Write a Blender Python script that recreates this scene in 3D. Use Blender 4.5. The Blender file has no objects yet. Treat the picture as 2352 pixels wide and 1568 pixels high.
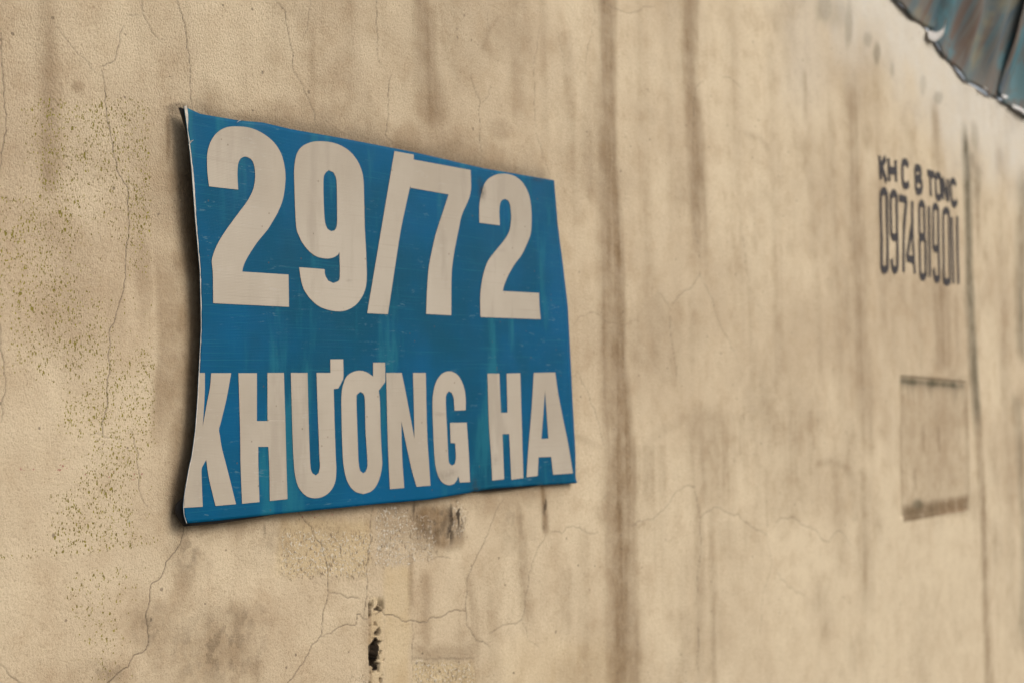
import bpy, bmesh, math, random
import numpy as np
from mathutils import Vector, Matrix
from mathutils.geometry import tessellate_polygon

random.seed(7)
rng = np.random.default_rng(11)
scene = bpy.context.scene
col = scene.collection

# ------------------------------------------------------------------ camera
# The wall is the plane y = 0 and runs away along +x; the camera stands in the alley at y = -DIST.
F = 3267.0                      # focal length in units of a 2352 px wide picture (50 mm on a 36 mm sensor)
CX, CY = 1176.0, 784.0
DIST, EYE = 1.085, 1.60
A_WALL = math.radians(37.15)    # between the view axis and the wall
PITCH, ROLL = math.radians(1.93), 0.015
fwd = Vector((math.cos(A_WALL) * math.cos(PITCH), math.sin(A_WALL) * math.cos(PITCH), math.sin(PITCH)))
right0 = fwd.cross(Vector((0, 0, 1))).normalized()
up0 = right0.cross(fwd).normalized()
cr, sr = math.cos(ROLL), math.sin(ROLL)
right = right0 * cr - up0 * sr * -1.0 * -1.0
up = up0 * cr + right0 * sr
cam_loc = Vector((0.0, -DIST, EYE))
cam = bpy.data.cameras.new('camera')
cam_ob = bpy.data.objects.new('camera', cam)
col.objects.link(cam_ob)
M3 = Matrix((right, up, -fwd)).transposed()
cam_ob.matrix_world = Matrix.Translation(cam_loc) @ M3.to_4x4()
cam.sensor_width = 36.0
cam.lens = 50.0
cam.clip_start, cam.clip_end = 0.05, 2000.0
cam.dof.use_dof = True
cam.dof.focus_distance = 1.34
cam.dof.aperture_fstop = 7.4
scene.camera = cam_ob

# ------------------------------------------------------------------ sky, sun, exposure
SUN_EL, SUN_AZ = math.radians(34), math.radians(28)     # azimuth measured from the wall's normal towards +x
world = bpy.data.worlds.new('World')
scene.world = world
world.use_nodes = True
wn, wl = world.node_tree.nodes, world.node_tree.links
bg = wn['Background']
sky = wn.new('ShaderNodeTexSky')
sky.sky_type = 'NISHITA'
sky.sun_disc = False
sky.sun_elevation = SUN_EL
sdir = Vector((math.sin(SUN_AZ) * math.cos(SUN_EL), -math.cos(SUN_AZ) * math.cos(SUN_EL), math.sin(SUN_EL)))
sky.sun_rotation = math.atan2(sdir.x, sdir.y)
sky.air_density, sky.dust_density, sky.ozone_density = 1.0, 3.0, 1.0
hs = wn.new('ShaderNodeHueSaturation')
hs.inputs['Saturation'].default_value = 0.35          # thin overcast
wl.new(sky.outputs[0], hs.inputs['Color'])
wl.new(hs.outputs[0], bg.inputs['Color'])
bg.inputs['Strength'].default_value = 0.10
sun = bpy.data.lights.new('sun', 'SUN')
sun.energy = 1.3
sun.angle = math.radians(38)
sun.color = (1.0, 0.93, 0.82)
sun_ob = bpy.data.objects.new('sun', sun)
col.objects.link(sun_ob)
sun_ob.rotation_euler = (-sdir).to_track_quat('-Z', 'Y').to_euler()
sun_ob.location = (0, -3, 5)
vs = scene.view_settings
vs.view_transform = 'Standard'
vs.look = 'None'
vs.exposure = 0.40
vs.gamma = 1.0
vs.use_curve_mapping = False

# ------------------------------------------------------------------ photograph point -> point on the wall
def on_wall(px, py, off=0.0):
    """point of the plane y = -off that is seen at (px, py)"""
    d = fwd + right * ((px - CX) / F) - up * ((py - CY) / F)
    t = (-off - cam_loc.y) / d.y
    return cam_loc + d * t

def project(X, Y, Z):
    dx, dy, dz = X - cam_loc.x, Y - cam_loc.y, Z - cam_loc.z
    zc = dx * fwd.x + dy * fwd.y + dz * fwd.z
    zc = np.where(zc < 0.2, 0.2, zc)
    return (CX + F * (dx * right.x + dy * right.y + dz * right.z) / zc,
            CY - F * (dx * up.x + dy * up.y + dz * up.z) / zc)

def tag(o, label=None, cat=None, group=None, kind=None):
    if label: o['label'] = label
    if cat: o['category'] = cat
    if group: o['group'] = group
    if kind: o['kind'] = kind
    return o

def link_mesh(name, me, mat=None, parent=None, smooth=False):
    o = bpy.data.objects.new(name, me)
    col.objects.link(o)
    if mat: me.materials.append(mat)
    if parent: o.parent = parent
    if smooth:
        me.polygons.foreach_set('use_smooth', [True] * len(me.polygons))
    return o

def grid_mesh(name, P, mat=None, parent=None, smooth=True, attrs=None):
    """P: (rows, cols, 3) array of points"""
    r, c = P.shape[:2]
    me = bpy.data.meshes.new(name)
    me.vertices.add(r * c)
    me.vertices.foreach_set('co', P.reshape(-1).astype(np.float32))
    idx = np.arange(r * c).reshape(r, c)
    q = np.stack([idx[:-1, :-1], idx[:-1, 1:], idx[1:, 1:], idx[1:, :-1]], -1).reshape(-1, 4)
    n = len(q)
    me.loops.add(n * 4)
    me.loops.foreach_set('vertex_index', q.reshape(-1).astype(np.int32))
    me.polygons.add(n)
    me.polygons.foreach_set('loop_start', (np.arange(n) * 4).astype(np.int32))
    me.polygons.foreach_set('use_smooth', np.full(n, smooth))
    me.update(calc_edges=True)
    for k, v in (attrs or {}).items():
        a = me.attributes.new(k, 'FLOAT', 'POINT')
        a.data.foreach_set('value', v.reshape(-1).astype(np.float32))
    return link_mesh(name, me, mat, parent)

# ------------------------------------------------------------------ noise in numpy
def vnoise(x, y, seed):
    """smooth value noise, 0..1"""
    g = np.random.default_rng(seed).random((256, 256))
    xi, yi = np.floor(x).astype(int), np.floor(y).astype(int)
    fx, fy = x - xi, y - yi
    fx, fy = fx * fx * (3 - 2 * fx), fy * fy * (3 - 2 * fy)
    a, b = g[xi % 256, yi % 256], g[(xi + 1) % 256, yi % 256]
    c, d = g[xi % 256, (yi + 1) % 256], g[(xi + 1) % 256, (yi + 1) % 256]
    return (a * (1 - fx) + b * fx) * (1 - fy) + (c * (1 - fx) + d * fx) * fy

def fbm(x, y, seed, octaves=4, gain=0.5):
    s, amp, tot = 0.0, 1.0, 0.0
    for i in range(octaves):
        s = s + amp * vnoise(x * 2 ** i + 17 * i, y * 2 ** i + 31 * i, seed + i)
        tot += amp
        amp *= gain
    return s / tot

def sstep(a, b, x):
    t = np.clip((x - a) / (b - a), 0, 1)
    return t * t * (3 - 2 * t)

# ------------------------------------------------------------------ material helpers
class NT:
    def __init__(self, name):
        self.m = bpy.data.materials.new(name)
        self.m.use_nodes = True
        self.n, self.l = self.m.node_tree.nodes, self.m.node_tree.links
        self.b = self.n['Principled BSDF']
        self.tc = self.n.new('ShaderNodeTexCoord').outputs['Object']
    def put(self, sock, v):
        if hasattr(v, 'default_value') or hasattr(v, 'is_linked'): self.l.new(v, sock)
        elif isinstance(v, tuple) and len(v) == 3 and sock.type == 'RGBA': sock.default_value = (*v, 1)
        else: sock.default_value = v
    def math(self, op, a, b=0.0, c=0.0, clamp=False):
        x = self.n.new('ShaderNodeMath'); x.operation = op; x.use_clamp = clamp
        self.put(x.inputs[0], a); self.put(x.inputs[1], b); self.put(x.inputs[2], c)
        return x.outputs[0]
    def mix(self, f, a, b, mode='MIX'):
        x = self.n.new('ShaderNodeMix'); x.data_type = 'RGBA'; x.blend_type = mode
        self.put(x.inputs['Factor'], f); self.put(x.inputs[6], a); self.put(x.inputs[7], b)
        return x.outputs[2]
    def map(self, scale, loc=(0, 0, 0), rot=(0, 0, 0)):
        x = self.n.new('ShaderNodeMapping')
        x.inputs['Scale'].default_value = scale; x.inputs['Location'].default_value = loc; x.inputs['Rotation'].default_value = rot
        self.l.new(self.tc, x.inputs['Vector'])
        return x.outputs[0]
    def noise(self, scale, detail=3.0, rough=0.5, vec=None, dist=0.0):
        x = self.n.new('ShaderNodeTexNoise')
        x.inputs['Scale'].default_value = scale; x.inputs['Detail'].default_value = detail
        x.inputs['Roughness'].default_value = rough; x.inputs['Distortion'].default_value = dist
        self.l.new(vec if vec else self.tc, x.inputs['Vector'])
        return x.outputs['Fac']
    def voro(self, scale, vec=None, rnd=1.0, feature='F1'):
        x = self.n.new('ShaderNodeTexVoronoi')
        x.feature = feature
        x.inputs['Scale'].default_value = scale; x.inputs['Randomness'].default_value = rnd
        self.l.new(vec if vec else self.tc, x.inputs['Vector'])
        return x.outputs['Distance'], (x.outputs['Color'] if feature == 'F1' else None)
    def ramp(self, v, a, b, lo=0.0, hi=1.0):
        x = self.n.new('ShaderNodeMapRange'); x.interpolation_type = 'SMOOTHSTEP'
        self.put(x.inputs[0], v)
        self.put(x.inputs[1], a); self.put(x.inputs[2], b); self.put(x.inputs[3], lo); self.put(x.inputs[4], hi)
        return x.outputs[0]
    def attr(self, name):
        x = self.n.new('ShaderNodeAttribute'); x.attribute_name = name
        return x.outputs['Fac']
    def sep(self, c):
        x = self.n.new('ShaderNodeSeparateColor'); self.l.new(c, x.inputs[0])
        return x.outputs
    def bump(self, h, dist, strength=1.0, normal=None):
        x = self.n.new('ShaderNodeBump')
        x.inputs['Strength'].default_value = strength; x.inputs['Distance'].default_value = dist
        self.put(x.inputs['Height'], h)
        if normal: self.l.new(normal, x.inputs['Normal'])
        return x.outputs[0]
    def warp(self, scale, amount, vec=None):
        x = self.n.new('ShaderNodeTexNoise'); x.inputs['Scale'].default_value = scale; x.inputs['Detail'].default_value = 2
        self.l.new(vec if vec else self.tc, x.inputs['Vector'])
        s = self.n.new('ShaderNodeVectorMath'); s.operation = 'MULTIPLY_ADD'
        self.l.new(x.outputs['Color'], s.inputs[0]); s.inputs[1].default_value = (amount,) * 3
        self.l.new(vec if vec else self.tc, s.inputs[2])
        return s.outputs[0]
    def done(self, color, rough=0.8, normal=None, spec=0.5):
        self.put(self.b.inputs['Base Color'], color)
        self.put(self.b.inputs['Roughness'], rough)
        self.b.inputs['Specular IOR Level'].default_value = spec
        if normal: self.l.new(normal, self.b.inputs['Normal'])
        return self.m

# ------------------------------------------------------------------ materials
def plaster_material():
    t = NT('weathered_cream_plaster')
    n1, n2, n3 = t.noise(2.6, 5, 0.6), t.noise(22, 5, 0.65), t.noise(150, 4, 0.7)
    nf = t.noise(620, 3, 0.7)
    st = t.noise(1.0, 5, 0.6, t.map((55, 55, 2.2)))
    st2 = t.noise(1.0, 4, 0.6, t.map((170, 170, 9), (3, 1, 2)))
    c = t.mix(t.ramp(n1, 0.36, 0.64), (0.465, 0.358, 0.236), (0.640, 0.525, 0.362))
    c = t.mix(t.math('MULTIPLY', t.ramp(n2, 0.44, 0.72), 0.50), c, (0.40, 0.288, 0.178))
    c = t.mix(t.math('MULTIPLY', t.ramp(st, 0.50, 0.80), 0.22), c, (0.37, 0.262, 0.16))
    c = t.mix(t.math('MULTIPLY', t.ramp(st2, 0.55, 0.85), 0.13), c, (0.34, 0.25, 0.16))
    c = t.mix(t.math('MULTIPLY', t.ramp(n3, 0.35, 0.75), 0.16), c, (0.60, 0.47, 0.31))
    c = t.mix(t.math('MULTIPLY', t.ramp(nf, 0.50, 0.70), 0.50), c, (0.30, 0.205, 0.12))
    c = t.mix(t.math('MULTIPLY', t.ramp(nf, 0.45, 0.30), 0.25), c, (0.62, 0.50, 0.34))
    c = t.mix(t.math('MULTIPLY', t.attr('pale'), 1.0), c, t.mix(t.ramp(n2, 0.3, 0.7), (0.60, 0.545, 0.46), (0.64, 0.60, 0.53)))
    c = t.mix(t.math('MULTIPLY', t.attr('yellow'), 0.8), c, t.mix(t.ramp(n2, 0.35, 0.7), (0.60, 0.46, 0.245), (0.52, 0.37, 0.17)))
    c = t.mix(t.math('MULTIPLY', t.attr('cream'), t.ramp(n2, 0.25, 0.65, 1.0, 0.55)), c, (0.635, 0.525, 0.365))
    # brown water stains
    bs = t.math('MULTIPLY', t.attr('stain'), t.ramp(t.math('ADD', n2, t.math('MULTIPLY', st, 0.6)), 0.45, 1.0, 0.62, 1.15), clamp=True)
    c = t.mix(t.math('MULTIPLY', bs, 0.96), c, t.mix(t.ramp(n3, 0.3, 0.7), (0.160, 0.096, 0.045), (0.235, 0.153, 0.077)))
    al = t.math('MULTIPLY', t.attr('algae'), t.ramp(t.math('ADD', n2, n3), 0.6, 1.3, 0.7, 1.1), clamp=True)
    c = t.mix(al, c, (0.095, 0.078, 0.042))
    # lime bloom and flaked skin below the sign
    w = t.warp(90, 0.004)
    fl = t.noise(330, 3, 0.6, w)
    peel = t.attr('peel')
    pm = t.math('MULTIPLY', t.ramp(fl, 0.54, 0.62), t.ramp(t.math('MULTIPLY', peel, t.math('ADD', n2, 0.35)), 0.32, 0.75), clamp=True)
    c = t.mix(t.math('MULTIPLY', pm, 0.80), c, (0.66, 0.60, 0.50))
    fl2 = t.noise(1.0, 3, 0.6, t.map((420, 420, 200), (7, 3, 1)))
    pm2 = t.math('MULTIPLY', t.ramp(fl2, 0.57, 0.64), t.math('MULTIPLY', peel, 1.6, clamp=True), clamp=True)
    c = t.mix(t.math('MULTIPLY', pm2, 0.7), c, (0.13, 0.085, 0.045))
    # pin holes everywhere
    d, cc = t.voro(75, t.warp(200, 0.003))
    rc = t.sep(cc)
    hole = t.ramp(d, t.math('MULTIPLY', t.ramp(rc[0], 0.80, 1.0), 0.11), t.math('MULTIPLY', t.ramp(rc[0], 0.80, 1.0), 0.17), 1, 0)
    hole = t.math('MULTIPLY', hole, t.math('GREATER_THAN', rc[0], 0.80))
    c = t.mix(t.math('MULTIPLY', hole, 0.65), c, (0.14, 0.10, 0.065))
    # soot and grime gathered round the sign; it sits in the pits of the render; also the hole's painted shade
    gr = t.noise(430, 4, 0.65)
    so = t.attr('soot_shade')
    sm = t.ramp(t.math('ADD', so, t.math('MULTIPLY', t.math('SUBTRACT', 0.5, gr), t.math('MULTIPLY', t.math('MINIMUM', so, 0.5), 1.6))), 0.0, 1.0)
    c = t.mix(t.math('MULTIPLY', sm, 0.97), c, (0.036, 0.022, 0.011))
    # old olive paint showing where the cream coat has flaked
    sp = t.attr('speck')
    flakes = None
    for sc, th, loc, hi in ((310, 0.29, (0, 0, 0), 0.33), (560, 0.36, (5, 2, 9), 0.36), (160, 0.26, (1, 8, 4), 0.16)):
        v = t.warp(sc * 1.3, 1.1 / sc, t.map((1, 1, 0.62), loc, (0, 0.45, 0)))
        d, cc = t.voro(sc, v)
        q = t.sep(cc)
        r = t.math('MULTIPLY', t.ramp(t.math('SUBTRACT', t.math('MULTIPLY', sp, hi * 1.9), q[0]), 0.0, 0.30), th)
        m = t.ramp(d, t.math('SUBTRACT', r, 0.035), t.math('ADD', r, 0.015), 1, 0)
        m = t.math('MULTIPLY', m, t.math('GREATER_THAN', r, 0.03))
        oc = t.mix(q[1], (0.26, 0.225, 0.010), (0.150, 0.115, 0.014))
        c = t.mix(t.math('MULTIPLY', m, 0.92), c, oc)
        flakes = m if flakes is None else t.math('MAXIMUM', flakes, m)
    d, cc = t.voro(300, t.warp(300, 0.004))
    q = t.sep(cc)
    rm = t.math('MULTIPLY', t.ramp(d, 0.25, 0.36, 1, 0), t.math('LESS_THAN', q[0], t.math('MULTIPLY', t.attr('red'), 0.5)))
    c = t.mix(t.math('MULTIPLY', rm, 0.8), c, t.mix(q[1], (0.24, 0.045, 0.04), (0.42, 0.20, 0.17)))
    c = t.mix(t.math('MULTIPLY', t.attr('crack'), 0.85), c, (0.055, 0.038, 0.025))
    # relief: trowelled grain, coarser high up on the left
    g1, g2 = t.noise(1.0, 3, 0.55, t.map((620, 620, 430), (0, 0, 0), (0, 0.5, 0)), 0.5), t.noise(240, 4, 0.65)
    c = t.mix(t.math('MULTIPLY', t.ramp(t.math('ADD', g1, t.math('MULTIPLY', g2, 0.6)), 0.76, 0.56), 0.30), c, (0.24, 0.16, 0.09))
    h = t.math('ADD', t.math('MULTIPLY', g1, t.math('MULTIPLY_ADD', t.attr('rough'), 0.9, 0.25)), t.math('MULTIPLY', g2, 0.5))
    h = t.math('ADD', h, t.math('MULTIPLY', nf, 0.22))
    h = t.math('SUBTRACT', h, t.math('MULTIPLY', t.math('ADD', flakes, hole), 0.18))
    h = t.math('ADD', h, t.math('MULTIPLY', pm, 0.45))
    return t.done(c, t.ramp(n2, 0.3, 0.7, 0.72, 0.9), t.bump(h, 0.0026, 0.7), 0.35)

def vinyl_material(name, base_a, base_b, fade_sheen, scuff, rough=0.42):
    t = NT(name)
    n1 = t.noise(5, 4, 0.6)
    n2 = t.noise(1.0, 4, 0.6, t.map((26, 26, 5), (2, 0, 1), (0, 0.12, 0)))
    thr = t.noise(1.0, 3, 0.7, t.map((7, 7, 520)))
    thr2 = t.noise(1.0, 3, 0.7, t.map((520, 520, 12)))
    c = t.mix(t.ramp(n1, 0.35, 0.68), base_a, base_b)
    c = t.mix(t.math('MULTIPLY', t.ramp(n2, 0.52, 0.68), 0.62), c, fade_sheen)  # worn streaks; on the blue also wrinkle sheen painted into the colour
    c = t.mix(t.math('MULTIPLY', t.ramp(thr, 0.55, 0.76), 0.55), c, fade_sheen)
    c = t.mix(t.math('MULTIPLY', t.ramp(thr2, 0.62, 0.82), 0.22), c, fade_sheen)
    sc = t.noise(1.0, 4, 0.75, t.map((60, 60, 260), (4, 4, 4), (0, 0.04, 0)))
    scm = t.math('MULTIPLY', t.ramp(sc, 0.60, 0.68), t.ramp(t.noise(9, 2), 0.42, 0.62))
    c = t.mix(t.math('MULTIPLY', scm, 0.55), c, scuff)
    d, cc = t.voro(110)
    q = t.sep(cc)
    dot = t.math('MULTIPLY', t.ramp(d, 0.08, 0.15, 1, 0), t.math('GREATER_THAN', q[0], 0.90))
    c = t.mix(t.math('MULTIPLY', dot, 0.5), c, (0.10, 0.075, 0.045))
    c = t.mix(t.math('MULTIPLY', t.attr('smudge'), t.ramp(t.noise(260, 3, 0.6), 0.3, 0.6, 0.35, 1.0)), c, (0.035, 0.028, 0.022))
    wx = t.n.new('ShaderNodeTexWave'); wx.bands_direction = 'X'; wx.inputs['Scale'].default_value = 210
    wz = t.n.new('ShaderNodeTexWave'); wz.bands_direction = 'Z'; wz.inputs['Scale'].default_value = 210
    t.l.new(t.tc, wx.inputs['Vector']); t.l.new(t.tc, wz.inputs['Vector'])
    weave = t.math('ADD', wx.outputs['Fac'], wz.outputs['Fac'])
    h = t.math('ADD', t.math('MULTIPLY', weave, 0.10), t.math('ADD', t.math('MULTIPLY', thr, 0.35), t.math('MULTIPLY', n2, 1.2)))
    return t.done(c, t.ramp(t.noise(14, 4), 0.35, 0.7, rough - 0.08, rough + 0.14), t.bump(h, 0.0007, 0.6), 0.07)

def simple_material(name, a, b, scale, rough, bump=0.0):
    t = NT(name)
    n = t.noise(scale, 5, 0.65)
    c = t.mix(t.ramp(n, 0.3, 0.7), a, b)
    return t.done(c, rough, t.bump(n, bump) if bump else None)

def sheet_material(name, seed):
    t = NT(name)
    uv = t.n.new('ShaderNodeUVMap').outputs[0]
    def m(s, loc=(0, 0, 0)):
        x = t.n.new('ShaderNodeMapping'); x.inputs['Scale'].default_value = s
        x.inputs['Location'].default_value = (loc[0] + seed, loc[1] + seed * 1.7, 0)
        t.l.new(uv, x.inputs['Vector']); return x.outputs[0]
    a = t.noise(1.0, 3, 0.55, m((9, 1.6, 1)), 1.2)
    b = t.noise(1.0, 4, 0.6, m((22, 2.6, 1), (5, 3)), 0.9)
    e = t.noise(1.0, 4, 0.6, m((5, 6, 1), (2, 9)))
    c = t.mix(t.ramp(a, 0.35, 0.65), (0.060, 0.120, 0.138), (0.140, 0.118, 0.095))
    c = t.mix(t.math('MULTIPLY', t.ramp(b, 0.55, 0.64), 0.75), c, (0.12, 0.058, 0.032))
    c = t.mix(t.math('MULTIPLY', t.ramp(b, 0.46, 0.36), 0.85), c, (0.020, 0.065, 0.110))
    c = t.mix(t.math('MULTIPLY', t.ramp(e, 0.54, 0.68), 0.7), c, (0.22, 0.19, 0.11))
    c = t.mix(t.math('MULTIPLY', t.ramp(e, 0.44, 0.36), 0.7), c, (0.06, 0.20, 0.24))
    return t.done(c, 0.6, t.bump(b, 0.004, 0.6))

M_plaster = plaster_material()
M_blue = vinyl_material('blue_printed_vinyl', (0.0012, 0.086, 0.195), (0.0018, 0.066, 0.122), (0.014, 0.145, 0.200), (0.09, 0.19, 0.24))
M_white = vinyl_material('cream_printed_vinyl', (0.395, 0.338, 0.268), (0.455, 0.398, 0.324), (0.345, 0.295, 0.236), (0.47, 0.42, 0.36), 0.5)
M_cut = simple_material('cut_vinyl_edge', (0.62, 0.57, 0.50), (0.42, 0.37, 0.31), 160, 0.7)
M_black = simple_material('black_board', (0.012, 0.010, 0.009), (0.028, 0.022, 0.018), 60, 0.75, 0.001)
M_wood = simple_material('dark_batten', (0.03, 0.022, 0.015), (0.05, 0.036, 0.024), 40, 0.8)
M_ground = simple_material('dusty_asphalt', (0.075, 0.068, 0.060), (0.13, 0.115, 0.095), 14, 0.9, 0.004)
M_rim = simple_material('white_glint_edge', (0.80, 0.77, 0.75), (0.88, 0.85, 0.83), 50, 0.35)
M_lip = simple_material('chalky_plastic', (0.40, 0.375, 0.345), (0.50, 0.47, 0.44), 50, 0.6)
def paint_material():
    t = NT('black_stencil_paint')
    n = t.noise(120, 4, 0.7)
    c = t.mix(t.ramp(n, 0.4, 0.8), (0.012, 0.008, 0.010), (0.03, 0.02, 0.02))
    return t.done(c, 0.75)
M_paint = paint_material()

# ------------------------------------------------------------------ ground
g = grid_mesh('ground', np.array([[[x, y, 0.0] for x in (-600, -20, -2, 2, 6, 12, 30, 600)] for y in (-600, -20, -3, -1, 1, 8, 600)], float), M_ground)
tag(g, kind='structure')

# ------------------------------------------------------------------ the plastered wall
EDGE = [(2045, 0), (2090, 36), (2135, 80), (2160, 122), (2202, 173), (2217, 185), (2289, 231), (2352, 263), (2420, 300)]   # lower line of the roofing sheets
edge_w = [on_wall(*p) for p in EDGE]
# top of the masonry: a little above the line the sheets hang to, broken lower in a few places
tx = [-5.0, 1.6] + [p.x for p in edge_w] + [5.2, 16.0]
tz = [2.62, 2.52] + [p.z + 0.005 for p in edge_w] + [edge_w[-1].z - 0.06, edge_w[-1].z - 0.25]

pxs = np.arange(-60, 2430, 1.95)
Xd = np.array([on_wall(p, 890).x for p in pxs])
Xc = np.concatenate([np.linspace(-5, Xd[0], 26)[:-1], Xd, Xd[-1] + (np.linspace(0, 1, 26)[1:] ** 1.6) * (16 - Xd[-1])])
depth = np.clip(Xc * math.cos(A_WALL) + DIST * math.sin(A_WALL), 1.12, 3.75)
ks = np.linspace(-0.238, 0.298, 850)
Z = EYE + depth[None, :] * ks[:, None]
X = np.repeat(Xc[None, :], len(ks), 0)
low = np.linspace(0, 1, 9)[:-1][:, None] * Z[0][None, :]
top = np.interp(Xc, tx, tz)
gap = 0.007 * sstep(0.62, 0.72, vnoise(Xc * 9.0, Xc * 0 + 3, 5)) * (Xc > 2.4)
top = top - gap
hi = Z[-1][None, :] + (np.linspace(0, 1, 7)[1:])[:, None] * np.maximum(top - Z[-1], 0)[None, :]
Z = np.minimum(np.concatenate([low, Z, hi]), top[None, :])
X = np.repeat(Xc[None, :], Z.shape[0], 0)
PX, PY = project(X, np.zeros_like(X), Z)
inview = (X > 0.2) & (X < 4.5)
F_ = {k: np.zeros_like(X) for k in ('stain', 'soot_shade', 'pale', 'speck', 'peel', 'algae', 'crack', 'red', 'yellow', 'rough', 'cream')}
dep = np.zeros_like(X)
fb1 = fbm(X * 9, Z * 9, 100)
fb2 = fbm(X * 40, Z * 40, 120)
fbs = fbm(X * 45, Z * 3.0, 140)
fbt = fbm(X * 120, Z * 14.0, 160)
wob = (fbm(X * 14, Z * 14, 180) - 0.5)

ZS = np.linspace(0, 3.2, 800)

def blob(key, cx, cy, rx, ry, s, soft=0.6, rag=0.5):
    d = np.sqrt(((PX - cx) / rx) ** 2 + ((PY - cy) / ry) ** 2) + (fb2 - 0.5) * rag + wob * rag
    F_[key] = np.maximum(F_[key], s * (1 - sstep(1 - soft, 1 + soft * 0.4, d)) * inview)

def streak(key, pts, w, s, l=1.0, r=1.0, f0=30, f1=80, rag=0.7):
    """run of water down the wall through (x, y) points; l and r soften its two sides"""
    ys = [p[1] for p in pts]
    cx = np.interp(PY, ys, [p[0] for p in pts])
    ww = np.interp(PY, ys, [p[2] if len(p) > 2 else w for p in pts]) * (0.8 + 0.5 * np.interp(Z, ZS, fbm(ZS * 6, ZS * 0, int(abs(w * 7 + pts[0][0])))))
    d = (PX - cx) / ww + wob * 0.35
    prof = sstep(-1 - l * .5, -1 + l, d) * (1 - sstep(1 - r, 1 + r * .5, d))
    m = sstep(ys[0] - 1, ys[0] + f0, PY) * (1 - sstep(ys[-1] - f1, ys[-1] + 1, PY))
    m = m * prof * np.clip(1 + (fbs - 0.5) * 1.6 * rag + (fbt - 0.5) * 0.9 * rag, 0.1, 1.6)
    F_[key] = np.maximum(F_[key], s * m * inview)

def rect(key, x0, y0, x1, y1, s, soft=8, rag=14):
    jx, jy = (fb2 - 0.5) * rag * 2, (fbt - 0.5) * rag * 2
    m = sstep(x0 - soft, x0 + soft, PX + jx) * (1 - sstep(x1 - soft, x1 + soft, PX + jx)) * sstep(y0 - soft, y0 + soft, PY + jy) * (1 - sstep(y1 - soft, y1 + soft, PY + jy))
    F_[key] = np.maximum(F_[key], s * m * inview)
    return m

# general weathering, everywhere on the wall
F_['stain'] = np.clip(sstep(0.50, 0.80, fbm(X * 26, Z * 2.0, 145) * 0.55 + fb1 * 0.45) * 0.18 + sstep(0.52, 0.8, fb1) * 0.16, 0, 1)
F_['rough'] = np.clip(sstep(0.35, 0.75, fb1) * 0.45 + 0.85 * (1 - sstep(330, 700, PY)) * (1 - sstep(900, 1500, PX)), 0, 1)

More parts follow.
